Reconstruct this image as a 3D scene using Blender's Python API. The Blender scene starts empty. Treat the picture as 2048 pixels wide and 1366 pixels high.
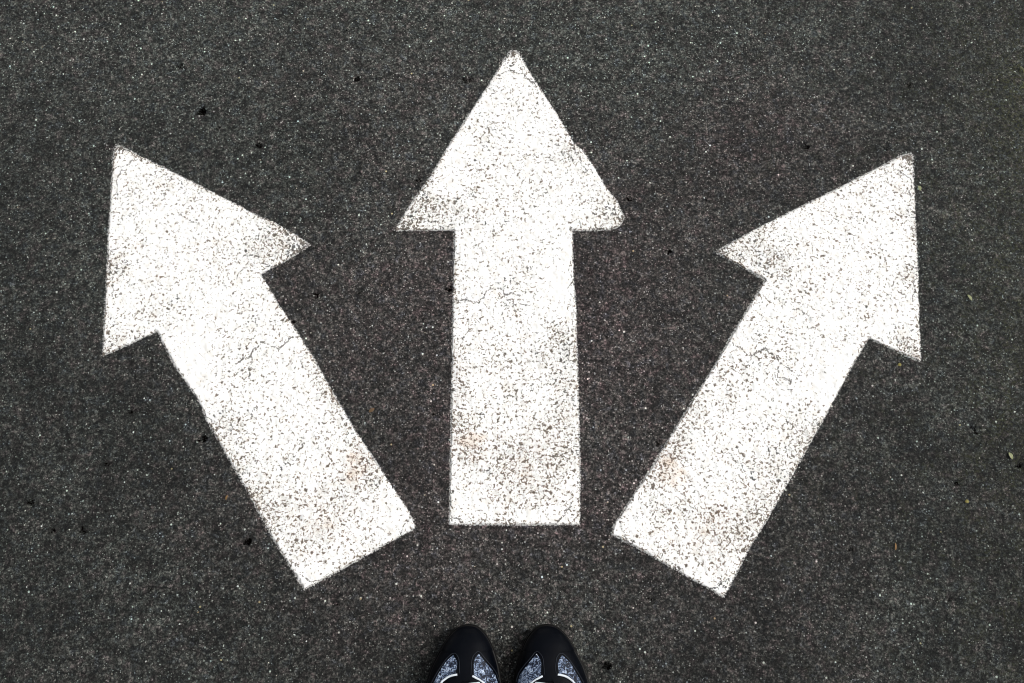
import bpy, bmesh, math, random
import numpy as np
from mathutils import Vector
random.seed(7)
rng = np.random.default_rng(11)
SC = bpy.context.scene
COL = SC.collection

# ---------------------------------------------------------------- camera, sky, sun, exposure
TILT = math.radians(15.4); CAM_H = 1.25
cam = bpy.data.objects.new('camera', bpy.data.cameras.new('camera'))
COL.objects.link(cam); SC.camera = cam
cam.location = (0, 0, CAM_H); cam.rotation_euler = (TILT, 0, 0)
cam.data.lens = 32.0; cam.data.sensor_width = 36.0
cam.data.clip_start = 0.05; cam.data.clip_end = 2000

SUN_EL = math.radians(52); SUN_AZ = math.radians(76)      # azimuth clockwise from +y
w = bpy.data.worlds.new('World'); SC.world = w; w.use_nodes = True
nt = w.node_tree; bg = nt.nodes['Background']
sky = nt.nodes.new('ShaderNodeTexSky'); sky.sky_type = 'NISHITA'; sky.sun_disc = False
sky.sun_elevation = SUN_EL; sky.sun_rotation = SUN_AZ
sky.air_density = 1.0; sky.dust_density = 6.0; sky.ozone_density = 1.0
hs = nt.nodes.new('ShaderNodeHueSaturation'); hs.inputs['Saturation'].default_value = 0.25
nt.links.new(sky.outputs[0], hs.inputs['Color']); nt.links.new(hs.outputs[0], bg.inputs['Color'])
bg.inputs['Strength'].default_value = 0.09
sl = bpy.data.lights.new('sun', 'SUN'); sl.energy = 1.5; sl.angle = math.radians(18); sl.color = (1, .985, .96)
sun = bpy.data.objects.new('sun', sl); COL.objects.link(sun)
d = Vector((math.sin(SUN_AZ)*math.cos(SUN_EL), math.cos(SUN_AZ)*math.cos(SUN_EL), math.sin(SUN_EL)))
sun.rotation_euler = d.to_track_quat('Z', 'Y').to_euler()
sun.location = d*5
SC.view_settings.view_transform = 'Standard'; SC.view_settings.look = 'None'
SC.view_settings.exposure = 0.42; SC.view_settings.gamma = 1.0
SC.cycles.filter_width = 1.0

# ---------------------------------------------------------------- node helpers
class NT:
    def __init__(s, name):
        s.m = bpy.data.materials.new(name); s.m.use_nodes = True
        s.t = s.m.node_tree; s.b = s.t.nodes['Principled BSDF']
    def n(s, kind, **kw):
        x = s.t.nodes.new(kind)
        for k, v in kw.items(): setattr(x, k, v)
        return x
    def set(s, sock, v):
        if isinstance(v, bpy.types.NodeSocket): s.t.links.new(v, sock)
        else: sock.default_value = v
    def math(s, op, a, b=None, c=None, clamp=False):
        x = s.n('ShaderNodeMath', operation=op, use_clamp=clamp)
        s.set(x.inputs[0], a)
        if b is not None: s.set(x.inputs[1], b)
        if c is not None: s.set(x.inputs[2], c)
        return x.outputs[0]
    def mapr(s, v, a, b, c=0., d_=1., smooth=True):
        x = s.n('ShaderNodeMapRange', interpolation_type='SMOOTHSTEP' if smooth else 'LINEAR')
        for k, q in zip(range(5), (v, a, b, c, d_)): s.set(x.inputs[k], q)
        return x.outputs[0]
    def mix(s, f, a, b, mode='MIX'):
        x = s.n('ShaderNodeMix', data_type='RGBA', blend_type=mode)
        s.set(x.inputs[0], f); s.set(x.inputs[6], a if isinstance(a, bpy.types.NodeSocket) else (*a, 1))
        s.set(x.inputs[7], b if isinstance(b, bpy.types.NodeSocket) else (*b, 1))
        return x.outputs[2]
    def noise(s, co, scale, detail=2., rough=.5, dist=0., out=0):
        x = s.n('ShaderNodeTexNoise'); s.t.links.new(co, x.inputs['Vector'])
        x.inputs['Scale'].default_value = scale; x.inputs['Detail'].default_value = detail
        x.inputs['Roughness'].default_value = rough; x.inputs['Distortion'].default_value = dist
        return x.outputs[out]
    def vor(s, co, scale, rand=1., feature='F1'):
        x = s.n('ShaderNodeTexVoronoi', feature=feature); s.t.links.new(co, x.inputs['Vector'])
        x.inputs['Scale'].default_value = scale; x.inputs['Randomness'].default_value = rand
        return x
    def attr(s, name):
        x = s.n('ShaderNodeAttribute', attribute_name=name); return x.outputs['Fac']
    def ramp(s, v, stops):
        x = s.n('ShaderNodeValToRGB'); s.t.links.new(v, x.inputs[0]); e = x.color_ramp.elements
        while len(e) < len(stops): e.new(.5)
        for el, (p, c) in zip(e, stops):
            el.position = p; el.color = (*c, 1) if len(c) == 3 else c
        return x.outputs[0]
    def bump(s, h, strength, dist, nrm=None):
        x = s.n('ShaderNodeBump'); s.set(x.inputs['Height'], h)
        x.inputs['Strength'].default_value = strength; x.inputs['Distance'].default_value = dist
        if nrm: s.t.links.new(nrm, x.inputs['Normal'])
        return x.outputs[0]

def asphalt_nodes(N, co):
    """mineral mix of a weathered fine asphalt; returns (colour, height)"""
    a = N.noise(co, 400, 4, .8, .6)
    b = N.noise(co, 150, 2, .6, .4)
    # stones of the mix: each cell its own shade, dark binder between them
    vs = N.vor(co, 310); sp = N.n('ShaderNodeSeparateColor'); N.t.links.new(vs.outputs['Color'], sp.inputs[0])
    vl = N.vor(co, 150); sq = N.n('ShaderNodeSeparateColor'); N.t.links.new(vl.outputs['Color'], sq.inputs[0])
    # thin curved ridges of grit: where a noise field crosses its middle
    rd = N.math('ABSOLUTE', N.math('SUBTRACT', N.noise(co, 230, 1, .5, 1.2), .5))
    ridge = N.mapr(rd, 0.0, .03, 1, 0)
    big = N.noise(co, 14, 3, .6)
    v = N.math('ADD', N.math('MULTIPLY', a, .74), N.math('MULTIPLY', b, .26))
    v = N.math('ADD', v, N.math('MULTIPLY', N.math('SUBTRACT', N.math('POWER', sp.outputs[0], 2.), .33), .10))
    v = N.math('ADD', v, N.math('MULTIPLY', N.math('SUBTRACT', N.math('POWER', sq.outputs[0], 3.), .25), .04))
    v = N.math('ADD', v, N.math('MULTIPLY', N.mapr(vs.outputs['Distance'], .35, .75), -.06))
    v = N.math('ADD', v, N.math('MULTIPLY', ridge, .06))
    v = N.math('ADD', v, N.math('MULTIPLY', N.math('SUBTRACT', big, .5), .10))
    v = N.math('ADD', v, N.math('MULTIPLY', N.math('SUBTRACT', N.noise(co, 62, 2, .6), .5), .15))
    col = N.ramp(v, [(.38, (.003, .003, .003)), (.45, (.017, .0168, .0165)), (.525, (.042, .0416, .041)),
                     (.605, (.120, .119, .117)), (.73, (.28, .24, .235))])
    # pale mineral chips set in the binder, a few per palm
    for sc, lim, rad, cc in ((420, .90, .42, (.26, .27, .265)), (380, .90, .45, (.003, .003, .003)), (230, .955, .34, (.32, .34, .335)), (150, .978, .26, (.60, .64, .62)), (90, .988, .16, (.40, .33, .20))):
        vo = N.vor(co, sc); sep = N.n('ShaderNodeSeparateColor'); N.t.links.new(vo.outputs['Color'], sep.inputs[0])
        m = N.math('MULTIPLY', N.math('GREATER_THAN', sep.outputs[0], lim), N.mapr(vo.outputs['Distance'], rad, rad*.55))
        col = N.mix(m, col, cc)
    # open pores
    vo = N.vor(co, 60); sep = N.n('ShaderNodeSeparateColor'); N.t.links.new(vo.outputs['Color'], sep.inputs[0])
    pore = N.math('MULTIPLY', N.math('GREATER_THAN', sep.outputs[1], .93), N.mapr(vo.outputs['Distance'], .24, .08))
    col = N.mix(N.math('MULTIPLY', pore, .75), col, (.006, .005, .005))
    # binder tint of the mix, warmer where the newer patch was laid
    return col, N.math('SUBTRACT', v, N.math('MULTIPLY', pore, .3)), big

# ---------------------------------------------------------------- asphalt sheet, relief and fields in numpy
def axis(lo, hi, step, far):
    core = np.arange(lo, hi+step*.5, step)
    g = []; s = step; p = hi
    while p < far: s *= 1.35; p += s; g.append(p)
    h = []; s = step; p = lo
    while p > -far: s *= 1.35; p -= s; h.append(p)
    return np.concatenate([np.array(h[::-1]), core, np.array(g)])
STEP = .0018
GX = axis(-.92, .92, STEP, 300.); GY = axis(-.24, 1.0, STEP, 300.)
def vnoise(X, Y, cell, seed):
    r = np.random.default_rng(seed); T = r.random((256, 256))
    x = X/cell; y = Y/cell; xi = np.floor(x).astype(int); yi = np.floor(y).astype(int)
    fx = x-xi; fy = y-yi; fx = fx*fx*(3-2*fx); fy = fy*fy*(3-2*fy)
    g = lambda i, j: T[i % 256, j % 256]
    return (g(xi, yi)*(1-fx)+g(xi+1, yi)*fx)*(1-fy)+(g(xi, yi+1)*(1-fx)+g(xi+1, yi+1)*fx)*fy
XX, YY = np.meshgrid(GX, GY)
inner = (np.abs(XX) < 1.4) & (YY > -.8) & (YY < 1.6)
HH = (vnoise(XX, YY, .0037, 1)-.5)*.0013 + (vnoise(XX, YY, .009, 2)-.5)*.0009 + (vnoise(XX, YY, .05, 3)-.5)*.001
HH = np.where(inner, HH, 0)
# broken-out pits: (x, y, radius)
PITS = [(-0.4740, 0.7105, 0.0075, 1), (-0.5152, 0.7876, 0.0068, 0.85), (-0.3840, 0.6531, 0.0054, 1), (-0.4278, 0.2057, 0.0061, 1), (-0.7535, 0.7640, 0.0061, 0.7), (-0.2407, 0.7666, 0.0061, 0.9), (-0.0689, 0.7640, 0.0068, 0.9), (-0.1979, 0.5993, 0.0034, 0.7), (-0.0912, 0.4231, 0.0061, 1), (0.1735, 0.5644, 0.0054, 1), (0.2293, 0.4818, 0.0054, 1), (0.2011, 0.1974, 0.0047, 0.9), (-0.2832, 0.4125, 0.0054, 1), (-0.3139, 0.3740, 0.0047, 0.8), (-0.4484, 0.6799, 0.0047, 0.8), (-0.3574, 0.0656, 0.0061, 1), (-0.6178, 0.0794, 0.0054, 0.8), (-0.5769, 0.0808, 0.0054, 0.8), (-0.6546, 0.1161, 0.0061, 0.8), (-0.5562, 0.1684, 0.0054, 0.8), (-0.5293, 0.2409, 0.0061, 0.8), (0.1220, -0.0911, 0.0081, 0.8), (-0.2627, 0.8526, 0.0054, 0.8), (0.2416, 0.8725, 0.0054, 0.7), (0.5548, 0.8634, 0.0061, 0.7), (0.6148, 0.7553, 0.0061, 0.7), (0.4437, 0.6514, 0.0061, 0.8), (0.5646, 0.6489, 0.0047, 0.8), (-0.1262, 0.3763, 0.0041, 0.5), (0.1120, 0.4485, 0.0061, 0.6), (0.2910, 0.5628, 0.0054, 0.6), (-0.3753, 0.0220, 0.0061, 0.6), (-0.1073, 0.2380, 0.0054, 0.7), (0.6439, 0.2176, 0.0061, 0.9), (0.6977, 0.1684, 0.0061, 0.9), (0.6092, 0.1424, 0.0047, 0.8), (-0.1416, 0.5952, 0.0061, 0.8), (-0.1812, 0.5507, 0.0041, 0.7), (-0.2198, 0.4178, 0.0054, 0.6), (0.2553, 0.3763, 0.0047, 0.7), (-0.2758, 0.2594, 0.0047, 0.7), (0.3938, 0.1479, 0.0047, 0.6), (0.4530, 0.0545, 0.0054, 0.6), (0.1824, -0.0100, 0.0054, 0.6), (-0.2126, -0.0416, 0.0054, 0.6), (0.3250, -0.0478, 0.0054, 0.6), (0.5788, -0.0100, 0.0061, 0.6), (-0.4797, 0.0028, 0.0054, 0.6)]
PIT = np.zeros_like(HH)
def stamp(F, x, y, r, seed, amp=1.):
    i0, i1 = np.searchsorted(GX, (x-3*r, x+3*r)); j0, j1 = np.searchsorted(GY, (y-3*r, y+3*r))
    if i1 <= i0 or j1 <= j0: return
    sx = XX[j0:j1, i0:i1]; sy = YY[j0:j1, i0:i1]
    dd = np.hypot(sx-x, (sy-y)*1.15) + (vnoise(sx+seed, sy, .0045, 50+seed)-.5)*r*1.3
    F[j0:j1, i0:i1] = np.maximum(F[j0:j1, i0:i1], amp*np.clip(1.5-dd/r, 0, 1))
for _ in range(70): PITS.append((random.uniform(-.85, .85), random.uniform(-.15, .95), random.uniform(.0018, .0045), random.uniform(.35, .75)))
for k, (x, y, r, a) in enumerate(PITS): stamp(PIT, x, y, r, k, a)
HH -= PIT*.0028
# where the warmer brown-black binder lies (the outer margins are a greener grey)
def gauss(x, y, cx, cy, sx, sy): return np.exp(-((x-cx)/sx)**2-((y-cy)/sy)**2)
WARM = np.clip(1.15*gauss(XX, YY, .02, .30, .52, .46)+.5*gauss(XX, YY, .42, .72, .16, .16)
               - .25 + (vnoise(XX, YY, .11, 8)-.5)*.5 + (vnoise(XX, YY, .03, 9)-.5)*.25, 0, 1)
VIGNETTE = np.clip(.5 + .45*gauss(XX, YY, -.05, .80, .5, .30) + .42*gauss(XX, YY, -.02, .32, .55, .32) - .50*gauss(XX, YY, .85, .15, .45, .8) - .40*gauss(XX, YY, -.85, -.1, .45, .5) - .2*gauss(XX, YY, 0, -.15, .5, .1)  # vignette painted into the asphalt tone, dark margins and lighter middle, plus random mottling
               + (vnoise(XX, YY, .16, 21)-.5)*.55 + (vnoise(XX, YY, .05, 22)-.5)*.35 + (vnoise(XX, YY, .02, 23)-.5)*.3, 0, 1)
MOSS = np.clip(gauss(XX, YY, .80, .30, .16, .7)*.8 + 1.6*gauss(XX, YY, .79, .73, .035, .07) + (vnoise(XX, YY, .012, 31)-.62)*.9, 0, 1)*(XX > .35)

# outlines in metres on the ground
MID = np.array([(0.0000, 0.8141), (-0.0125, 0.7991), (-0.0256, 0.7745), (-0.0507, 0.7311), (-0.0733, 0.6918), (-0.1006, 0.6439), (-0.1208, 0.6034), (-0.1395, 0.5733), (-0.1572, 0.5451), (-0.1725, 0.5141), (-0.1283, 0.5141), (-0.0855, 0.5141), (-0.0852, 0.3688), (-0.0848, 0.2239), (-0.0844, 0.0881), (0.0040, 0.0874), (0.0911, 0.0881), (0.0931, 0.1547), (0.0931, 0.2594), (0.0922, 0.3614), (0.0921, 0.3913), (0.0893, 0.4369), (0.0885, 0.5141), (0.1224, 0.5141), (0.1482, 0.5156), (0.1595, 0.5212), (0.1658, 0.5347), (0.1563, 0.5620), (0.1397, 0.5830), (0.1233, 0.6157), (0.1051, 0.6456), (0.0940, 0.6547), (0.0755, 0.6918), (0.0538, 0.7311), (0.0256, 0.7797), (0.0148, 0.8026), (0.0062, 0.8141)]); LEFT = np.array([(-0.5967, 0.6514), (-0.6010, 0.6431), (-0.5998, 0.6002), (-0.5939, 0.5054), (-0.5855, 0.3913), (-0.5809, 0.3230), (-0.5439, 0.3406), (-0.5067, 0.3599), (-0.4782, 0.3098), (-0.4364, 0.2551), (-0.4236, 0.2289), (-0.3722, 0.1506), (-0.3214, 0.0696), (-0.2750, 0.0034), (-0.2032, 0.0427), (-0.1308, 0.0834), (-0.1338, 0.0940), (-0.1424, 0.1087), (-0.1877, 0.1732), (-0.2223, 0.2239), (-0.2420, 0.2551), (-0.2806, 0.3186), (-0.3175, 0.3733), (-0.3421, 0.4087), (-0.3650, 0.4454), (-0.3266, 0.4694), (-0.2957, 0.4912), (-0.3133, 0.5030), (-0.3503, 0.5267), (-0.3862, 0.5427), (-0.4493, 0.5765), (-0.5020, 0.6042), (-0.5527, 0.6298), (-0.5880, 0.6481)]); RIGHT = np.array([(0.6026, 0.6372), (0.6032, 0.6232), (0.5978, 0.5451), (0.5878, 0.4171), (0.5785, 0.3149), (0.5441, 0.3303), (0.5077, 0.3487), (0.4799, 0.3062), (0.4280, 0.2239), (0.3493, 0.1007), (0.3178, 0.0564), (0.2997, 0.0265), (0.2797, -0.0062), (0.2075, 0.0343), (0.1346, 0.0755), (0.1370, 0.0861), (0.1469, 0.1007), (0.1915, 0.1649), (0.2315, 0.2275), (0.2818, 0.3025), (0.3445, 0.4019), (0.3673, 0.4369), (0.3324, 0.4585), (0.2973, 0.4803), (0.3699, 0.5220), (0.4518, 0.5636), (0.5290, 0.6042), (0.5816, 0.6323), (0.5950, 0.6372)])
def seg_dist(P, A, B):
    AB = B-A; t = np.clip(((P-A)@AB)/(AB@AB), 0, 1)
    return np.hypot(*(P-(A+t[:, None]*AB)).T)
def line_dist(P, pts):
    dd = np.full(len(P), 9.)
    for a, b in zip(pts[:-1], pts[1:]): dd = np.minimum(dd, seg_dist(P, np.array(a), np.array(b)))
    return dd
def sdist(P, poly):
    dd = np.full(len(P), 9.); ins = np.zeros(len(P), bool)
    for a, b in zip(poly, np.roll(poly, -1, 0)):
        dd = np.minimum(dd, seg_dist(P, a, b))
        c = ((a[1] > P[:, 1]) != (b[1] > P[:, 1])) & (P[:, 0] < (b[0]-a[0])*(P[:, 1]-a[1])/(b[1]-a[1]+1e-12)+a[0])
        ins ^= c
    return np.where(ins, dd, -dd)
DUST = np.zeros_like(HH)
for poly, seed in ((MID, 1), (LEFT, 2), (RIGHT, 3)):
    j0, j1 = np.searchsorted(GY, (poly[:, 1].min()-.02, poly[:, 1].max()+.02)); i0, i1 = np.searchsorted(GX, (poly[:, 0].min()-.02, poly[:, 0].max()+.02))
    sx = XX[j0:j1, i0:i1]; sy = YY[j0:j1, i0:i1]
    q = sdist(np.stack([sx.ravel(), sy.ravel()], -1), poly).reshape(sx.shape)
    tip = np.argmax(poly[:, 1]); tx, ty = poly[tip]
    reach = .0012+.0035*vnoise(sx, sy, .035, 80+seed)+.004*np.exp(-((sx-tx)**2+(sy-ty)**2)/.03**2)
    DUST[j0:j1, i0:i1] = np.maximum(DUST[j0:j1, i0:i1], np.clip(1+q/reach, 0, 1))

def put(ob, label=None, cat=None, group=None, kind=None):
    if label: ob['label'] = label
    if cat: ob['category'] = cat
    if group: ob['group'] = group
    if kind: ob['kind'] = kind
    return ob
def mesh_ob(name, V, F, mats, parent=None, attrs=None, smooth=True, matidx=None, uv=None):
    me = bpy.data.meshes.new(name); me.from_pydata([], [], []) 
    V = np.asarray(V, dtype=np.float32)
    if isinstance(F, np.ndarray):
        n, k = F.shape
        me.vertices.add(len(V)); me.vertices.foreach_set('co', V.ravel())
        me.loops.add(n*k); me.loops.foreach_set('vertex_index', F.astype(np.int32).ravel())
        me.polygons.add(n); me.polygons.foreach_set('loop_start', np.arange(0, n*k, k, dtype=np.int32))
        me.polygons.foreach_set('loop_total', np.full(n, k, dtype=np.int32))
        me.update(calc_edges=True)
    else:
        me.from_pydata([tuple(map(float, v)) for v in V], [], F)
    for m in mats: me.materials.append(m)
    if matidx is not None: me.polygons.foreach_set('material_index', np.asarray(matidx, dtype=np.int32))
    if smooth: me.polygons.foreach_set('use_smooth', np.ones(len(me.polygons), dtype=bool))
    for k, a in (attrs or {}).items():
        a = np.asarray(a, dtype=np.float32)
        if a.ndim == 2:
            t = me.attributes.new(k, 'FLOAT_VECTOR', 'POINT'); t.data.foreach_set('vector', a.ravel())
        else:
            t = me.attributes.new(k, 'FLOAT', 'POINT'); t.data.foreach_set('value', a.ravel())
    me.update()
    ob = bpy.data.objects.new(name, me); COL.objects.link(ob)
    if parent: ob.parent = parent
    return ob

def asphalt_material():
    N = NT('asphalt'); g = N.n('ShaderNodeNewGeometry'); co = g.outputs['Position']
    col, h, big = asphalt_nodes(N, co)
    warm = N.mix(1., col, (1.13, .97, 1.0), 'MULTIPLY'); cool = N.mix(1., col, (.95, 1.01, .975), 'MULTIPLY')
    c = N.mix(N.attr('warm'), cool, warm)
    # grains of different rock: faint rose, green and blue casts a few millimetres wide
    hue = N.ramp(N.noise(co, 75, 3, .7, .5), [(.36, (.88, .98, 1.10)), (.46, (.97, 1.03, .96)), (.54, (1.02, 1.01, .94)), (.64, (1.13, .95, .96))])
    c = N.mix(.85, c, hue, 'MULTIPLY')
    k = N.mapr(N.attr('vignette'), 0, 1, .58, 1.30, False)  # painted vignette scales the asphalt brightness
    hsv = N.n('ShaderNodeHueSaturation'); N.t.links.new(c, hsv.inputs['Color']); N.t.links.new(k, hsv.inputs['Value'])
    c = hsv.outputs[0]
    mo = N.math('MULTIPLY', N.attr('moss'), N.mapr(N.noise(co, 240, 2, .6), .45, .62))
    c = N.mix(N.math('MULTIPLY', mo, .55), c, (.055, .060, .022))
    pm = N.mapr(N.math('ADD', N.attr('pit'), N.math('MULTIPLY', N.math('SUBTRACT', N.noise(co, 330, 3, .7), .5), 2.2)), .38, 1.0)
    c = N.mix(pm, c, (.0012, .0008, .0008))
    # thin overspray of paint on the binder right beside each arrow
    du = N.math('SUBTRACT', N.math('ADD', N.math('MULTIPLY', N.attr('dust'), .42), N.noise(co, 420, 2, .6)), .78)
    c = N.mix(N.math('MULTIPLY', N.mapr(du, 0, .12), .8), c, (.62, .61, .59))
    N.t.links.new(N.math('MULTIPLY', N.math('SUBTRACT', 1., pm), .25), N.b.inputs['Specular IOR Level'])
    N.t.links.new(c, N.b.inputs['Base Color'])
    N.b.inputs['Roughness'].default_value = .8
    N.t.links.new(N.bump(h, .9, .0030), N.b.inputs['Normal'])
    return N.m
def chip_material():
    N = NT('stone_chip'); g = N.n('ShaderNodeNewGeometry'); co = g.outputs['Position']
    v = N.noise(co, 55, 1, .5, 0, 0)
    c = N.ramp(v, [(.35, (.34, .38, .37)), (.48, (.62, .66, .64)), (.60, (.50, .47, .40)), (.72, (.30, .22, .12))])
    N.t.links.new(c, N.b.inputs['Base Color']); N.b.inputs['Roughness'].default_value = .55
    return N.m
ASPH = asphalt_material(); CHIP = chip_material()
def hat(x, y):
    """height of the asphalt surface"""
    i = np.clip(np.searchsorted(GX, x)-1, 0, len(GX)-2); j = np.clip(np.searchsorted(GY, y)-1, 0, len(GY)-2)
    fx = (x-GX[i])/(GX[i+1]-GX[i]); fy = (y-GY[j])/(GY[j+1]-GY[j])
    return (HH[j, i]*(1-fx)+HH[j, i+1]*fx)*(1-fy)+(HH[j+1, i]*(1-fx)+HH[j+1, i+1]*fx)*fy

ny, nx = HH.shape
V = np.stack([XX, YY, HH], -1).reshape(-1, 3)
idx = np.arange(ny*nx).reshape(ny, nx)
F = np.stack([idx[:-1, :-1], idx[:-1, 1:], idx[1:, 1:], idx[1:, :-1]], -1).reshape(-1, 4)
# chips of pale stone standing a hair proud of the binder
CHIPS = [(-0.6365, 0.8743, 0.0013), (-0.7695, 0.8879, 0.0010), (-0.5900, 0.8463, 0.0010), (-0.5406, 0.7622, 0.0010), (-0.7075, 0.8257, 0.0011), (-0.6482, 0.7440, 0.0011), (-0.4177, 0.7242, 0.0011), (-0.7233, 0.8097, 0.0010), (-0.6428, 0.9007, 0.0010), (0.4101, 0.8364, 0.0011), (0.3975, 0.8463, 0.0011), (0.4941, 0.8284, 0.0010), (0.5192, 0.8861, 0.0010), (0.4479, 0.6215, 0.0013), (0.4525, 0.6133, 0.0011), (0.5600, 0.1309, 0.0017), (0.5593, 0.1939, 0.0013), (0.5782, 0.1960, 0.0011), (0.6436, 0.1101, 0.0011), (0.5587, 0.1087, 0.0009), (0.6427, 0.1780, 0.0010), (0.6387, 0.0597, 0.0011), (0.1599, -0.0832, 0.0011), (-0.1268, 0.3703, 0.0017), (-0.1223, 0.3651, 0.0015), (-0.1243, 0.3576, 0.0011), (-0.1294, 0.3614, 0.0011), (-0.4545, 0.2989, 0.0014), (-0.6350, 0.2388, 0.0011), (-0.5915, 0.2254, 0.0011), (-0.5330, 0.2809, 0.0011), (-0.5722, 0.2679, 0.0011), (-0.6594, 0.1067, 0.0014), (-0.5427, 0.0994, 0.0013), (-0.5130, 0.2388, 0.0011), (-0.4650, 0.2331, 0.0011), (-0.2044, 0.2275, 0.0013), (0.1212, 0.4639, 0.0013), (0.1297, 0.1174, 0.0011), (0.1447, 0.0545, 0.0011), (-0.2555, 0.0220, 0.0013), (0.0933, 0.4569, 0.0011), (-0.0316, -0.0227, 0.0013), (-0.0947, -0.0309, 0.0011), (-0.0137, -0.0565, 0.0014), (0.0838, -0.0491, 0.0014), (-0.3996, -0.0036, 0.0010), (0.2947, 0.1479, 0.0011), (0.3425, 0.2917, 0.0010), (0.3816, 0.0028, 0.0011), (-0.2148, 0.6447, 0.0011), (-0.3650, 0.8526, 0.0011), (-0.0979, 0.8707, 0.0010), (0.0598, 0.8526, 0.0010), (0.1299, 0.8257, 0.0010), (-0.2957, 0.1309, 0.0010)]
cx = list(CHIPS)
for _ in range(160):
    x, y = random.uniform(-.88, .88), random.uniform(-.12, .95)
    if random.random() < .35+.65*(x < -.25 or y > .75): cx.append((x, y, random.uniform(.0013, .0021)))
for _ in range(1400):
    x = random.uniform(-.9, .9); y = random.uniform(-.2, .98)
    keep = .45 + .55*(x < -.2) * (y > .3)
    if random.random() < keep: cx.append((x, y, random.choice((.6, .7, .8, .9, 1.1, 1.3))*.001))
cv = []; cf = []
for x, y, r in cx:
    z = float(hat(np.array(x), np.array(y))); b0 = len(V)+len(cv); a0 = random.random()*6; el = random.uniform(.6, 1)
    for rr, zz in ((1., -.0004), (.72, .0005)):
        for k in range(4):
            a = a0+k*math.pi/2+random.uniform(-.3, .3)
            q = r*rr*random.uniform(.8, 1.15)
            px, py = q*math.cos(a), q*math.sin(a)*el
            cv.append((x+px*math.cos(a0)-py*math.sin(a0), y+px*math.sin(a0)+py*math.cos(a0), z+zz+random.uniform(0, .0002)))
    for k in range(4): cf.append((b0+k, b0+(k+1) % 4, b0+4+(k+1) % 4, b0+4+k))
    cf.append((b0+4, b0+5, b0+6, b0+7))
pad = lambda A, v=0.: np.concatenate([A.ravel(), np.full(len(cv), v)])
Fall = np.concatenate([F, np.array(cf)])
ground = mesh_ob('ground', np.concatenate([V, np.array(cv)]), Fall, [ASPH, CHIP],
                 attrs={'warm': pad(WARM), 'vignette': pad(VIGNETTE), 'pit': pad(PIT), 'moss': pad(MOSS), 'dust': pad(DUST)},
                 matidx=np.concatenate([np.zeros(len(F)), np.ones(len(cf))]))
put(ground, kind='structure')

# ---------------------------------------------------------------- painted arrows
def paint_material():
    N = NT('road_paint'); at = N.n('ShaderNodeAttribute', attribute_name='plan'); co = at.outputs['Vector']
    g = N.n('ShaderNodeNewGeometry')
    wear = N.attr('wear'); crack = N.attr('crack'); rust = N.attr('rust')
    asp, ah, big = asphalt_nodes(N, g.outputs['Position'])
    # pin-holes and flakes: size near two millimetres, more of them where the paint is worn
    n1 = N.noise(co, 240, 2, .5, .6); n2 = N.noise(co, 520, 2, .6, .3)
    rd = N.math('ABSOLUTE', N.math('SUBTRACT', N.noise(co, 210, 2, .5, 1.), .5))
    f = N.math('ADD', N.math('MULTIPLY', n1, .66), N.math('MULTIPLY', n2, .34))
    loc = N.math('MULTIPLY', N.math('SUBTRACT', N.noise(co, 40, 3, .6), .5), .13)
    th = N.math('SUBTRACT', N.math('SUBTRACT', .596, N.math('MULTIPLY', N.math('MINIMUM', wear, 2.2), .092)), loc)
    hole = N.mapr(f, th, N.math('ADD', th, .035))
    fine = N.math('MULTIPLY', N.mapr(rd, .022, .006), N.mapr(N.math('ADD', wear, loc), .45, .95))
    hole = N.math('MAXIMUM', hole, N.math('MULTIPLY', fine, .8))
    cr = N.math('ADD', N.math('MULTIPLY', N.math('SUBTRACT', n1, .5), 2.2), N.math('MULTIPLY', N.math('SUBTRACT', n2, .5), 3.))
    ck = N.math('MULTIPLY', N.mapr(N.math('ADD', crack, cr), .67, .92), .92)
    hole = N.math('MAXIMUM', hole, ck)
    # dirt that stays in the shallow holes: tan to grey
    br = N.math('ADD', N.math('MULTIPLY', N.noise(co, 45, 2, .6), .9), N.math('MULTIPLY', N.math('ADD', rust, .06), .62))
    grime = N.ramp(br, [(.33, (.035, .034, .030)), (.39, (.095, .075, .047)), (.47, (.23, .160, .088)), (.85, (.24, .13, .06))])
    deep = N.mapr(f, N.math('ADD', th, .02), N.math('ADD', th, .07))
    deep = N.math('MAXIMUM', deep, N.mapr(wear, 1.0, 1.6))
    hc = N.mix(N.math('MAXIMUM', N.math('MULTIPLY', deep, .75), N.math('MULTIPLY', ck, .9)), grime, asp)
    tone = N.noise(co, 70, 3, .6)
    pc = N.ramp(tone, [(.3, (.76, .735, .69)), (.45, (.82, .815, .79)), (.7, (.85, .855, .85))])
    pc = N.mix(N.math('MULTIPLY', N.mapr(N.math('MULTIPLY', rust, N.noise(co, 110, 2, .6)), .25, .8), .3), pc, (.66, .45, .28))
    c = N.mix(N.math('MULTIPLY', hole, .93), pc, hc)
    N.t.links.new(c, N.b.inputs['Base Color']); N.b.inputs['Roughness'].default_value = .7
    N.b.inputs['Specular IOR Level'].default_value = .3
    hgt = N.math('ADD', N.math('MULTIPLY', hole, -1.), N.math('MULTIPLY', n1, .35))
    N.t.links.new(N.bump(hgt, .6, .0010), N.b.inputs['Normal'])
    return N.m
PAINT = paint_material()
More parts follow.
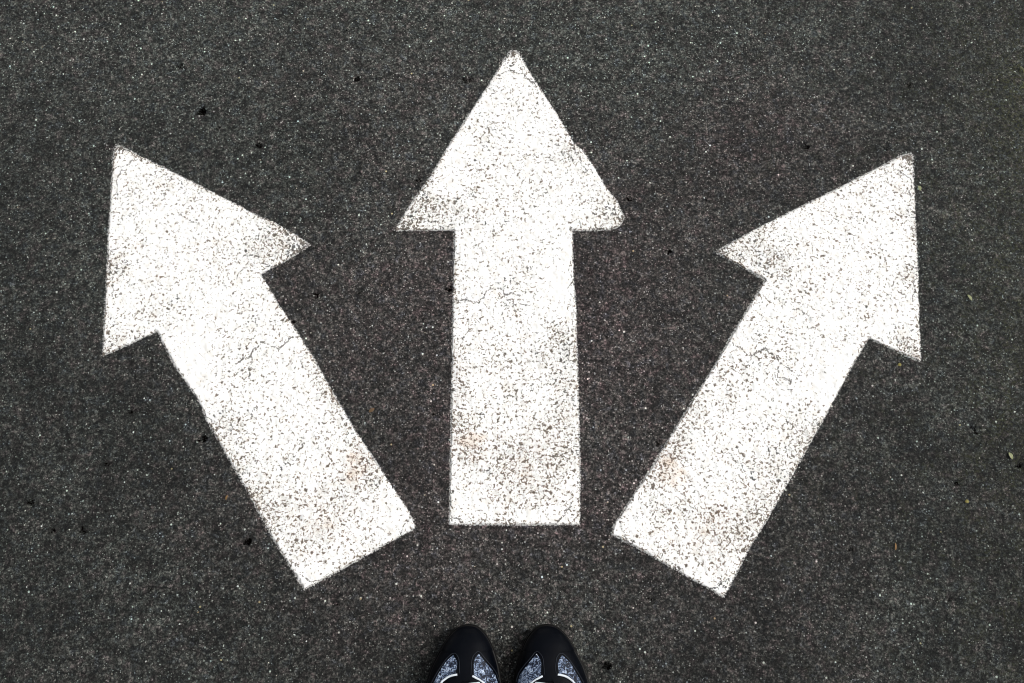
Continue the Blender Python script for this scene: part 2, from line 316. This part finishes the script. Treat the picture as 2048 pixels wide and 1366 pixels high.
# frames: (tail centre, tip, mirrored?); every arrow wears like the middle one
FR = {'m': ((0.0034, 0.0881), (0.0000, 0.8141)), 'l': ((-0.2039, 0.0427), (-0.5967, 0.6514)), 'r': ((0.2082, 0.0343), (0.6011, 0.6372))}
CRACKS = [([(-0.0302, 0.7683), (-0.0147, 0.7745), (-0.0031, 0.7788), (0.0163, 0.7762), (0.0294, 0.7588), (0.0393, 0.7380)], 0.001155), ([(-0.0858, 0.4019), (-0.0678, 0.4064), (-0.0570, 0.4049), (-0.0461, 0.4019), (-0.0376, 0.4178), (-0.0333, 0.4239), (-0.0174, 0.4209), (-0.0043, 0.4155), (0.0152, 0.4140)], 0.001575), ([(-0.0319, 0.4231), (-0.0116, 0.4186), (-0.0072, 0.4064), (0.0022, 0.3973), (0.0115, 0.4019), (0.0202, 0.3989)], 0.00105), ([(-0.0014, 0.3973), (0.0043, 0.3898)], 0.00126), ([(0.0594, 0.0874), (0.0704, 0.0994), (0.0828, 0.1154)], 0.001365), ([(0.0879, 0.4834), (0.0837, 0.4523), (0.0857, 0.4369), (0.0824, 0.4140), (0.0877, 0.3913), (0.0831, 0.3688)], 0.000735), ([(-0.0840, 0.1020), (-0.0737, 0.0940), (-0.0580, 0.0861)], 0.00126), ([(-0.0973, 0.5141), (-0.0917, 0.5307), (-0.0935, 0.5467)], 0.000945), ([(0.1025, 0.5148), (0.0991, 0.5307)], 0.00105), ([(0.0939, 0.6514), (0.0989, 0.6364), (0.1082, 0.6116), (0.1110, 0.6018)], 0.001365), ([(-0.0696, 0.5339), (-0.0584, 0.5307), (-0.0510, 0.5267)], 0.000945), ([(-0.0853, 0.3763), (-0.0645, 0.3763), (-0.0643, 0.3576), (-0.0697, 0.3391), (-0.0775, 0.3318)], 0.000735), ([(0.0667, 0.2204), (0.0770, 0.2183), (0.0875, 0.2197)], 0.000735), ([(-0.0238, 0.2594), (-0.0028, 0.2665), (0.0147, 0.2594), (0.0252, 0.2508)], 0.000735), ([(-0.0648, 0.1891), (-0.0441, 0.1856), (-0.0235, 0.1960)], 0.00063)]          # polylines in the middle arrow's metres, with half-width
WEARS = [(-0.1675, 0.5180, 0.0203, 0.0101, 1), (-0.0016, 0.8097, 0.0101, 0.0087, 1.4), (0.1634, 0.5307, 0.0101, 0.0101, 0.8), (-0.1262, 0.5790, 0.0101, 0.0290, 0.3), (-0.0016, 0.8008, 0.0130, 0.0217, 0.3), (-0.1437, 0.5387, 0.0326, 0.0362, 0.75), (-0.0883, 0.5467, 0.0290, 0.0290, 0.35), (0.1378, 0.5387, 0.0217, 0.0217, 0.45), (0.0684, 0.3465, 0.0254, 0.0326, 0.5), (0.0740, 0.2451, 0.0217, 0.0580, 0.4), (0.0522, 0.1684, 0.0362, 0.0507, 0.3), (-0.0688, 0.2239, 0.0130, 0.0652, 0.45), (-0.0510, 0.1821, 0.0435, 0.0362, 0.3), (0.0109, 0.1343, 0.0652, 0.0362, 0.15), (-0.0028, 0.2594, 0.0870, 0.1087, 0.08), (0.0697, 0.4369, 0.0290, 0.0507, -0.7), (0.0877, 0.6447, 0.0181, 0.0217, 0.5), (0.0507, 0.7294, 0.0290, 0.0217, 0.15), (-0.0100, 0.3391, 0.0290, 0.0217, -0.2), (-0.0707, 0.1208, 0.0290, 0.0290, -0.2), (0.0650, 0.1007, 0.0290, 0.0181, -0.2), (-0.0102, 0.4369, 0.0435, 0.0217, 0.15), (0.0121, 0.6447, 0.0507, 0.0652, -0.12), (-0.0770, 0.3025, 0.0087, 0.0435, 0.35), (0.0265, 0.5069, 0.0362, 0.0362, -0.15), (-0.0581, 0.4991, 0.0217, 0.0507, -0.1)]            # (x, y, sx, sy, amount)
RUSTS = [(0.0247, 0.1684, 0.0290, 0.0290, 0.5), (-0.0163, 0.1208, 0.0290, 0.0181, 0.4), (0.0585, 0.1275, 0.0145, 0.0145, 0.4), (-0.0180, 0.5952, 0.0435, 0.0435, 0.22), (0.0692, 0.3989, 0.0217, 0.0217, 0.3), (-0.0616, 0.2030, 0.0217, 0.0181, 1), (-0.0441, 0.1856, 0.0181, 0.0145, 0.9), (-0.0710, 0.3763, 0.0101, 0.0130, 0.7), (-0.0686, 0.2099, 0.0435, 0.0101, 0.5), (0.0144, 0.1479, 0.0362, 0.0217, 0.5), (-0.0750, 0.6572, 0.0145, 0.0145, 0.5), (0.0100, 0.7596, 0.0109, 0.0087, 0.6), (-0.0289, 0.5467, 0.0217, 0.0087, 0.4), (0.0790, 0.5709, 0.0181, 0.0101, 0.4), (0.0353, 0.2030, 0.0435, 0.0290, 0.3), (-0.0451, 0.2953, 0.0580, 0.0435, 0.15)]
def plan_of(P, key):
    (t0, p0), (t1, p1) = FR['m'], FR[key]
    t0, p0, t1, p1 = map(np.array, (t0, p0, t1, p1))
    a0 = (p0-t0); a1 = (p1-t1); L0 = np.hypot(*a0); L1 = np.hypot(*a1)
    u1 = a1/L1; v1 = np.array((u1[1], -u1[0])); u0 = a0/L0; v0 = np.array((u0[1], -u0[0]))
    D = P-t1; a = (D@u1)*L0/L1; b = (D@v1)*(L0/L1)
    if key == 'l': b = -b
    return t0+a[:, None]*u0+b[:, None]*v0
def arrow(poly, key, label):
    s = .001
    lo = poly.min(0)-.006; hi = poly.max(0)+.006
    gx = np.arange(lo[0], hi[0], s); gy = np.arange(lo[1], hi[1], s)
    X, Y = np.meshgrid(gx, gy); P = np.stack([X.ravel(), Y.ravel()], -1)
    sd = sdist(P, poly); Q = plan_of(P, key); sd_ = {'m': 0, 'l': 100, 'r': 200}[key]
    wear = np.full(len(P), .40)
    for x, y, sx, sy, a in WEARS: wear += a*gauss(Q[:, 0], Q[:, 1], x, y, sx, sy)
    wear += (vnoise(Q[:, 0], Q[:, 1], .045, 60+sd_)-.5)*.35 + (vnoise(Q[:, 0], Q[:, 1], .016, 61+sd_)-.5)*.35
    wear += .4*np.clip(1-sd/.0025, 0, 1)+.75*np.clip(1-sd/.008, 0, 1)*np.clip(vnoise(Q[:, 0], Q[:, 1], .06, 62+sd_)*2-.6, 0, 1)
    rust = np.zeros(len(P))
    for x, y, sx, sy, a in RUSTS: rust += a*gauss(Q[:, 0], Q[:, 1], x, y, sx, sy)
    rust *= .4+1.2*vnoise(Q[:, 0], Q[:, 1], .011, 63+sd_)
    crack = np.zeros(len(P))
    wob = np.stack([vnoise(Q[:, 0], Q[:, 1], .009, 64+sd_)-.5, vnoise(Q[:, 0], Q[:, 1], .009, 65+sd_)-.5], -1)*.007
    near = sd > -.006
    for pts, hw in CRACKS:
        dd = line_dist(Q[near]+wob[near], pts)
        crack[near] = np.maximum(crack[near], np.clip(1.6-dd/hw, 0, 1))
    # ragged edge: little crumbs are missing, more where it is worn
    rag = (vnoise(P[:, 0], P[:, 1], .0022, 70)-.5)*.0026 + (vnoise(P[:, 0], P[:, 1], .005, 71)-.5)*.0012*(.3+np.clip(wear, 0, 1.5))
    e = sd+rag
    ny, nx = X.shape; I = np.arange(ny*nx).reshape(ny, nx)
    quad = np.stack([I[:-1, :-1], I[:-1, 1:], I[1:, 1:], I[1:, :-1]], -1).reshape(-1, 4)
    quad = quad[e[quad].min(1) > 0]
    used = np.unique(quad); mp = np.full(ny*nx, -1); mp[used] = np.arange(len(used)); quad = mp[quad]
    P = P[used]; e = e[used]
    z = hat(P[:, 0], P[:, 1])+.0006+.0012*np.clip(e/.002, 0, 1)
    pl = np.concatenate([Q[used], np.full((len(used), 1), {'m': 0., 'l': 3., 'r': 7.}[key])], 1)
    # skirt: drop the rim to the binder so the paint has thickness
    E = np.concatenate([quad[:, [0, 1]], quad[:, [1, 2]], quad[:, [2, 3]], quad[:, [3, 0]]])
    k0 = np.sort(E, 1); code = k0[:, 0].astype(np.int64)*len(P)+k0[:, 1]
    un, inv, cnt = np.unique(code, return_inverse=True, return_counts=True)
    B = E[cnt[inv.ravel()] == 1]; bv = np.unique(B); off = np.full(len(P), -1); off[bv] = len(P)+np.arange(len(bv))
    V = np.concatenate([np.c_[P, z], np.c_[P[bv], z[bv]-.0016]])
    sk = np.stack([B[:, 1], B[:, 0], off[B[:, 0]], off[B[:, 1]]], -1)
    ext = lambda A: np.concatenate([A, A[bv]])
    org = np.array([*FR[key][0], 0.])
    ob = mesh_ob('painted_arrow', V-org, np.concatenate([quad, sk]), [PAINT],
                 attrs={'wear': ext(wear[used]), 'crack': ext(crack[used]), 'rust': ext(rust[used]), 'plan': ext(pl)})
    ob.location = org
    put(ob, label, 'arrow', 'white arrows painted on the asphalt')
arrow(MID, 'm', 'middle white painted arrow pointing straight ahead, its tail just in front of the shoes')
arrow(LEFT, 'l', 'white painted arrow slanting up to the left, leftmost of the three')
arrow(RIGHT, 'r', 'white painted arrow slanting up to the right, rightmost of the three')

# ---------------------------------------------------------------- shoes
def plain(name, c, rough=.6, spec=.3, bump=None):
    N = NT(name); tc = N.n('ShaderNodeTexCoord')
    v = N.noise(tc.outputs['Object'], 90, 3, .6)
    N.t.links.new(N.mix(v, tuple(x*.75 for x in c), tuple(x*1.25 for x in c)), N.b.inputs['Base Color'])
    N.b.inputs['Roughness'].default_value = rough; N.b.inputs['Specular IOR Level'].default_value = spec
    if bump: N.t.links.new(N.bump(N.noise(tc.outputs['Object'], bump[0], 2, .5), .5, bump[1]), N.b.inputs['Normal'])
    return N.m
M_BLACK = plain('black_leather', (.0012, .0018, .0034), .36, .09, (700, .0003))
M_MESH = plain('black_mesh', (.0012, .0014, .002), .8, .02, (1500, .0006))
M_SOLE = plain('black_rubber', (.0045, .0042, .004), .55, .14, (400, .0004))
M_WHITE = plain('white_piping', (.62, .67, .72), .5, .3, (2200, .0004))
M_LACE = plain('white_lace', (.55, .60, .66), .7, .2, (1800, .0005))
M_STITCH = plain('grey_thread', (.012, .015, .022), .6, .2)
def snake():
    N = NT('mottled_fabric'); tc = N.n('ShaderNodeTexCoord'); co = tc.outputs['Object']
    ed = N.vor(co, 300, 1, 'DISTANCE_TO_EDGE').outputs['Distance']
    n = N.noise(co, 250, 2, .6, 1.4); n2 = N.noise(co, 80, 2, .5)
    v = N.math('ADD', N.math('ADD', N.math('MULTIPLY', n, .8), N.math('MULTIPLY', n2, .28)), N.math('MULTIPLY', ed, -.15))
    c = N.ramp(v, [(.44, (.004, .006, .014)), (.50, (.02, .03, .055)), (.56, (.12, .165, .26)), (.66, (.40, .47, .58)), (.78, (.75, .8, .85))])
    N.t.links.new(c, N.b.inputs['Base Color']); N.b.inputs['Roughness'].default_value = .6
    N.b.inputs['Specular IOR Level'].default_value = .25
    N.t.links.new(N.bump(n, .5, .0006), N.b.inputs['Normal'])
    return N.m
M_SNAKE = snake()

SL = .288
# station s (from the toe), inner and outer half-width, top height, sole top
ST = np.array([(0., .000, .000, .024, .021), (.0015, .0085, .0085, .028, .021), (.004, .0130, .0135, .033, .021), (.010, .0198, .0208, .040, .020), (.020, .0265, .0282, .0465, .019),
               (.035, .0330, .0370, .0525, .018), (.050, .0375, .0448, .0570, .018), (.070, .0412, .0515, .0640, .018), (.090, .0425, .0550, .0705, .019), (.108, .0420, .0555, .0765, .019),
               (.135, .0400, .0515, .0850, .021), (.165, .0370, .0455, .0930, .024), (.200, .0350, .0405, .0950, .027), (.235, .0345, .0375, .0930, .029),
               (.262, .0300, .0310, .0950, .030), (.277, .0215, .0215, .0960, .030), (.285, .0100, .0100, .0930, .030), (.288, .000, .000, .088, .030)])
def st(s, k): return np.interp(s, ST[:, 0], ST[:, k])
def smooth_st(s, k):
    return (st(np.maximum(s-.004, 0)*1., k)+2*st(s, k)+st(np.minimum(s+.004, SL), k))/4 if .006 < s < .27 else st(s, k)
def surf(s, u, off=0.):
    """u in -1..1 across the shoe (inner..outer side), plan x to the outer side, y toward the toe"""
    def p(s, u):
        wi, wo, H, zs = (smooth_st(s, k) for k in (1, 2, 3, 4))
        a = u*math.pi/2; sn = math.sin(a); cs = max(math.cos(a), 0)
        x = (wo if u > 0 else wi)*math.copysign(abs(sn)**.86, sn)
        back = max(0, min(1, (s-.15)/.05)); x *= 1-.16*back*(cs**.8)
        z = zs+(H-zs)*cs**(.62)
        return Vector((x, -s, z))
    q = p(s, u)
    if off:
        e = 1e-3; s0, s1 = max(s-e, .0005), min(s+e, SL-.0005); u0, u1 = max(u-e*5, -.999), min(u+e*5, .999)
        n = (p(s, u1)-p(s, u0)).cross(p(s1, u)-p(s0, u))
        if n.length > 1e-12:
            n.normalize()
            if n.z < -.2 or (abs(n.z) <= .2 and n.x*q.x < 0): n = -n
            q = q+n*off
    return q
S_OPEN = .150
def open_u(s): return 0. if s < S_OPEN else min(.62, .30+(s-S_OPEN)*7)
def grid_ob(name, rows, mat, parent, mirror, closed=False, subsurf=False, solid=0.):
    nr, nc = len(rows), len(rows[0])
    V = [((-p.x if mirror else p.x), p.y, p.z) for r in rows for p in r]
    F = []
    for i in range(nr-1):
        for j in range(nc if closed else nc-1):
            q = (i*nc+j, i*nc+(j+1) % nc, (i+1)*nc+(j+1) % nc, (i+1)*nc+j)
            F.append(q if mirror else q[::-1])
    ob = mesh_ob(name, V, F, [mat], parent)
    if solid:
        m = ob.modifiers.new('thick', 'SOLIDIFY'); m.thickness = solid; m.offset = -1
    return ob
def tube(name, pts, r, mat, parent, mirror, flat=1., n=8, cap=True):
    rows = []
    for i, p in enumerate(pts):
        t = (pts[min(i+1, len(pts)-1)]-pts[max(i-1, 0)]).normalized()
        up = Vector((0, 0, 1)); sd = t.cross(up)
        sd = sd.normalized() if sd.length > 1e-4 else Vector((1, 0, 0)); up = sd.cross(t)
        rows.append([p+sd*r*math.cos(a)+up*r*flat*math.sin(a) for a in [2*math.pi*k/n for k in range(n)]])
    return grid_ob(name, rows, mat, parent, mirror, closed=True)
def lin(a, b, n): return [a+(b-a)*k/(n-1) for k in range(n)]
def curve(ctrl, n):
    """Catmull-Rom through (s,u) pairs"""
    out = []; m = len(ctrl)-1
    for k in range(n):
        t = k/(n-1)*m; i = min(int(t), m-1); f = t-i
        p = [np.array(ctrl[max(0, min(m, i+j))]) for j in (-1, 0, 1, 2)]
        out.append(tuple(.5*((2*p[1])+(-p[0]+p[2])*f+(2*p[0]-5*p[1]+4*p[2]-p[3])*f*f+(-p[0]+3*p[1]-3*p[2]+p[3])*f**3)))
    return out
def patch(name, inner_c, outer_c, off, mat, parent, mirror, n=60, m=22, solid=.0):
    """sheet lying on the upper between two (s,u) curves"""
    A = curve(inner_c, n); B = curve(outer_c, n); rows = []
    for a, b in zip(A, B):
        rows.append([surf(min(max(a[0]+(b[0]-a[0])*t, .0005), SL-.001), max(-.999, min(.999, a[1]+(b[1]-a[1])*t)), off) for t in lin(0, 1, m)])
    # make every patch face outward
    c = (rows[0][1]-rows[0][0]).cross(rows[min(3, n-1)][0]-rows[0][0])
    flip = c.z > 0
    return grid_ob(name, [r[::-1] for r in rows] if flip else rows, mat, parent, mirror)

def shoe(loc, rz, mirror, label):
    root = bpy.data.objects.new('shoe', None); COL.objects.link(root); root.empty_display_size = .05
    root.location = loc; root.rotation_euler = (0, 0, rz)
    put(root, label, 'shoe', 'pair of black shoes at the bottom edge')
    # upper: black leather shell with the foot opening cut out
    ss = [0.0004, .0015, .003]+lin(.0055, .284, 96)+[.2865, .2878]
    V = []; F = []; nu = 65; us = lin(-1, 1, nu)
    for s in ss:
        for u in us:
            ou = open_u(s)
            uu = u if ou == 0 or s > .268 else u
            p = surf(s, uu)
            V.append((-p.x if mirror else p.x, p.y, p.z))
    for i in range(len(ss)-1):
        sm = (ss[i]+ss[i+1])/2; ou = open_u(sm)
        for j in range(nu-1):
            um = (us[j]+us[j+1])/2
            if S_OPEN-.086 < sm < .272 and abs(um) < (ou if ou else max(0., (sm-(S_OPEN-.086))/.086*.28)): continue
            q = (i*nu+j, i*nu+j+1, (i+1)*nu+j+1, (i+1)*nu+j)
            F.append(q if mirror else q[::-1])
    up = mesh_ob('upper', V, F, [M_BLACK], root)
    m = up.modifiers.new('thick', 'SOLIDIFY'); m.thickness = .003; m.offset = -1
    # insole that closes the shoe inside
    rows = [[Vector(((st(s, 2) if u > 0 else st(s, 1))*.93*u, -s, st(s, 4)+.002)) for u in lin(-1, 1, 13)] for s in lin(.004, .284, 50)]
    grid_ob('insole', rows, M_MESH, root, mirror)
    # sole: tread, side wall and the raised toe bumper
    rows = []
    ring = [(s, 1) for s in [0.]+lin(.0015, .2865, 90)]+[(s, -1) for s in [SL]+lin(.2865, .0015, 90)]
    def rp(s, sd, grow, z):
        wv = (st(s, 2) if sd > 0 else st(s, 1)); x = sd*(wv+grow*min(1, wv/.012))
        y = -s+grow*(max(0, 1-wv/.030) if s < .1 else -max(0, 1-wv/.030))
        return Vector((x, y, z))
    toe_up = lambda s: .010*max(0, 1-s/.05)**1.6
    for g, f in ((-.03, 'b'), (-.002, 'b'), (.0012, 'm'), (.0024, 'n'), (.0024, 't0'), (.0012, 't'), (-.004, 't2')):
        r = []
        for s, sd in ring:
            zs = st(s, 4); tu = toe_up(s)
            z = {'b': .0006+tu*.6, 'm': .0035+tu*.6, 'n': .010+tu*.3, 't0': zs-.001+.002, 't': zs+.0045+.3*tu, 't2': zs+.0035+.3*tu}[f]
            if f == 'b' and g < -.01:
                p = rp(s, sd, -.002, z); p.x *= .15
            else: p = rp(s, sd, g, z)
            r.append(p)
        rows.append(r)
    so = grid_ob('sole', rows[::-1], M_SOLE, root, mirror, closed=True)
    # vamp overlay: toe cap with the narrow strip that runs up to the throat
    cap = [(.0006, 0)]
    rows = []
    for s in [.001, .003]+lin(.006, .0305, 22):
        rows.append([surf(s, u, .0012) for u in lin(-.93, .93, 45)])
    grid_ob('toe_cap', rows, M_BLACK, root, mirror)
    rows = []
    for k, s in enumerate(lin(.0307, .0640, 24)):
        f = k/23; hw = .24-.10*min(1, f*2.6)
        rows.append([surf(s, u, .0016) for u in lin(-hw*.86, hw, 13)])
    grid_ob('vamp_strip', rows, M_BLACK, root, mirror)
    # mottled fabric showing in the two side windows; it carries on to the heel
    # outer side
    patch('fabric_panel', [(.0345, .260), (.0415, .160), (.0500, .120), (.0570, .118), (.0605, .270), (.0670, .375), (.0800, .430), (.110, .47), (.150, .50), (.185, .66), (.215, .72)],
          [(.0350, .280), (.0434, .410), (.0523, .465), (.0600, .52), (.0675, .565), (.0780, .66), (.0900, .74), (.125, .82), (.160, .84), (.190, .86), (.218, .86)], .0010, M_SNAKE, root, mirror)
    # inner side
    patch('fabric_panel', [(.0330, -.256), (.0403, -.130), (.0500, -.098), (.0585, -.092), (.0640, -.25), (.0720, -.40), (.0850, -.46), (.112, -.50), (.150, -.53), (.185, -.66), (.215, -.72)],
          [(.0335, -.270), (.0404, -.373), (.0500, -.530), (.0585, -.670), (.0680, -.73), (.0780, -.77), (.0900, -.80), (.125, -.83), (.160, -.84), (.190, -.86), (.218, -.86)], .0010, M_SNAKE, root, mirror)
    # double row of stitching round the toe cap windows
    for line in ([(.0335, .30), (.0330, .22), (.0380, .135), (.0480, .095), (.0555, .092)], [(.0335, .30), (.0390, .39), (.0470, .455), (.0570, .53), (.0670, .595)],
                 [(.0320, -.30), (.0310, -.22), (.0370, -.105), (.0480, -.072), (.0570, -.066)], [(.0320, -.30), (.0390, -.40), (.0480, -.55), (.0570, -.69), (.0660, -.755)]):
        tube('stitching', [surf(s, u, .0024) for s, u in curve(line, 40)], .0004, M_STITCH, root, mirror, .8)
    # white piping between fabric and the lace stay
    o = curve([(.0568, .118), (.0588, .235), (.0628, .325), (.0672, .378), (.0810, .432), (.100, .465), (.125, .48), (.150, .50), (.172, .58)], 60)
    tube('piping', [surf(s, u, .0018) for s, u in o], .0013, M_WHITE, root, mirror, .7)
    i_ = curve([(.0585, -.092), (.0612, -.17), (.0644, -.255), (.0720, -.40), (.0850, -.46), (.105, -.49), (.128, -.51), (.150, -.53), (.172, -.60)], 60)
    tube('piping', [surf(s, u, .0018) for s, u in i_], .0013, M_WHITE, root, mirror, .7)
    # lace stays on either side of the tongue
    for sg in (1, -1):
        patch('lace_stay', [(.0605, sg*.02), (.0700, sg*.07), (.100, sg*.16), (.125, sg*.20), (.150, sg*.26)],
              [(.0612, sg*.12), (.0700, sg*.33), (.100, sg*.44), (.125, sg*.455), (.150, sg*.48)], .0022, M_BLACK, root, mirror, n=40, m=12)
    # tongue
    rows = []
    for k, s in enumerate(lin(.0610, .178, 30)):
        f = k/29; hw = .012+.014*f; H = st(s, 3)-.0028+.020*max(0, f-.65)/.35
        rows.append([Vector((x*hw, -s, H-.007*x*x)) for x in lin(-1, 1, 13)])
    grid_ob('tongue', rows, M_MESH, root, mirror, solid=.005)
    # laces: rungs, each dipping into its eyelets, and a bow
    for k, s in enumerate((.0700, .0870, .1040, .1210, .1390)):
        hw = .22+.035*k
        pts = [surf(s+.002*math.sin(u*6+k), u, .0030+.0015*(1-(u/hw)**2)) for u in lin(-hw, hw, 14)]
        tube('lace', pts, .0028, M_LACE if k < 9 else M_BLACK, root, mirror, .45)
    zt = st(.15, 3)+.009
    for sg in (1, -1):
        pts = [Vector((sg*(.004+.030*math.sin(t*math.pi)), -.150+.022*math.sin(2*t*math.pi)*.9+.012*t, zt-.010*math.sin(t*math.pi)**2)) for t in lin(0, 1, 26)]
        tube('lace', pts, .0024, M_LACE, root, mirror, .5)
    # padded collar round the opening, heel counter, pull tab
    c = []
    for s in lin(S_OPEN+.012, .268, 30): c.append((s, open_u(s)))
    rim = [surf(s, u, .0005) for s, u in c]
    back = [surf(.2725, u, .0005) for u in lin(.56, -.56, 14)]
    rim2 = [surf(s, -u, .0005) for s, u in c[::-1]]
    tube('collar', rim+back+rim2, .0048, M_MESH, root, mirror, 1.1, 10)
    patch('heel_counter', [(.225, .55), (.250, .55), (.272, .50), (.284, 0.2)], [(.222, .97), (.250, .97), (.275, .97), (.2855, .9)], .0012, M_BLACK, root, mirror, 30, 12)
    patch('heel_counter', [(.225, -.55), (.250, -.55), (.272, -.50), (.284, -0.2)], [(.222, -.97), (.250, -.97), (.275, -.97), (.2855, -.9)], .0012, M_BLACK, root, mirror, 30, 12)
    return root
shoe((-0.0562, -0.0415, 0), math.radians(0), True, 'left black shoe with mottled blue-grey side panels, toe at the bottom edge')
shoe((0.0452, -0.0415, 0), math.radians(0), False, 'right black shoe with mottled blue-grey side panels, toe at the bottom edge')

# ---------------------------------------------------------------- litter on the asphalt
def leaf_mat(name, c):
    N = NT(name); tc = N.n('ShaderNodeTexCoord')
    v = N.noise(tc.outputs['Object'], 600, 2, .6)
    N.t.links.new(N.mix(v, tuple(x*.6 for x in c), tuple(min(1, x*1.4) for x in c)), N.b.inputs['Base Color'])
    N.b.inputs['Roughness'].default_value = .6
    return N.m
LM = {'pale': leaf_mat('pale_leaf', (.26, .28, .14)), 'yellow': leaf_mat('yellow_leaf', (.22, .19, .04)),
      'brown': leaf_mat('brown_leaf', (.12, .07, .03)), 'orange': leaf_mat('orange_stalk', (.20, .11, .03))}
def fragment(name, x, y, ln, wd, ang, mat, label, cat):
    V = []; n = 9
    for i in range(n):
        t = i/(n-1); wv = wd*math.sin(math.pi*min(1, t*.94+.04))**.8*.5
        for k in (-1, -.5, 0, .5, 1):
            V.append(((t-.5)*ln, wv*k*(1+.15*random.random()), .0006+abs(k)*wd*.22+.0012*math.sin(t*3.1)))
    F = [(i*5+j, (i+1)*5+j, (i+1)*5+j+1, i*5+j+1) for i in range(n-1) for j in range(4)]
    ob = mesh_ob(name, V, F, [LM[mat]])
    m = ob.modifiers.new('thick', 'SOLIDIFY'); m.thickness = .0004
    ob.location = (x, y, float(hat(np.array(x), np.array(y)))+.0006); ob.rotation_euler = (0, 0, math.radians(ang))
    put(ob, label, cat, 'plant scraps lying on the asphalt')
for a in [('leaf_fragment', 0.6858, 0.1808, 0.0100, 0.0043, -68, 'pale', 'pale green leaf scrap lying near the right edge, larger of the two leaf scraps', 'leaf'),
          ('leaf_fragment', 0.6598, 0.4095, 0.0100, 0.0036, -60, 'pale', 'slim pale leaf scrap lying right of the right-slanting arrow', 'leaf'),
          ('leaf_fragment', 0.6080, 0.5814, 0.0079, 0.0043, -75, 'pale', 'tiny olive leaf scrap touching the edge of the right-slanting arrow head', 'leaf'),
          ('leaf_fragment', -0.1954, 0.2444, 0.0086, 0.0043, 35, 'brown', 'brown leaf scrap lying beside the shaft of the left-slanting arrow', 'leaf'),
          ('seed', 0.5475, 0.3098, 0.0050, 0.0043, 10, 'yellow', 'small yellow seed lying below the head of the right-slanting arrow', 'seed'),
          ('seed', 0.6170, 0.1188, 0.0050, 0.0043, 10, 'yellow', 'small yellow seed lying in the lower right of the asphalt', 'seed'),
          ('stalk', 0.5138, 0.0590, 0.0093, 0.0021, 84, 'orange', 'short orange stalk lying in the lower right of the asphalt', 'stalk'),
          ('stalk', -0.3878, 0.1242, 0.0064, 0.0021, 75, 'orange', 'short orange stalk lying left of the left-slanting arrow shaft', 'stalk')]: fragment(*a)

# weed at the right edge
def weed(x, y):
    root = bpy.data.objects.new('weed', None); COL.objects.link(root); root.empty_display_size = .02
    root.location = (x, y, float(hat(np.array(x), np.array(y))))
    put(root, 'small yellow-green weed growing from the asphalt at the upper right edge', 'weed')
    mb = leaf_mat('weed_leaf', (.065, .075, .02)); r = random.Random(4)
    for k in range(9):
        a = math.radians(r.uniform(0, 360)); L = r.uniform(.008, .022); V = []; n = 8
        bx, by = r.uniform(-.006, .006), r.uniform(-.016, .016)
        for i in range(n):
            t = i/(n-1); wv = .0011*(1-t)**.7*(.6+.8*math.sin(math.pi*t)); rr = L*t; z = .008*math.sin(t*2.4)*(L/.02)
            cx_, cy_ = bx+rr*math.cos(a+t*.5), by+rr*math.sin(a+t*.5)
            V += [(cx_-math.sin(a)*wv, cy_+math.cos(a)*wv, z), (cx_, cy_, z-.0003), (cx_+math.sin(a)*wv, cy_-math.cos(a)*wv, z)]
        F = [(3*i+j, 3*i+j+1, 3*i+j+4, 3*i+j+3) for i in range(n-1) for j in range(2)]
        ob = mesh_ob('blade', V, F, [mb], root); m = ob.modifiers.new('thick', 'SOLIDIFY'); m.thickness = .0003
weed(0.7906, 0.7640)
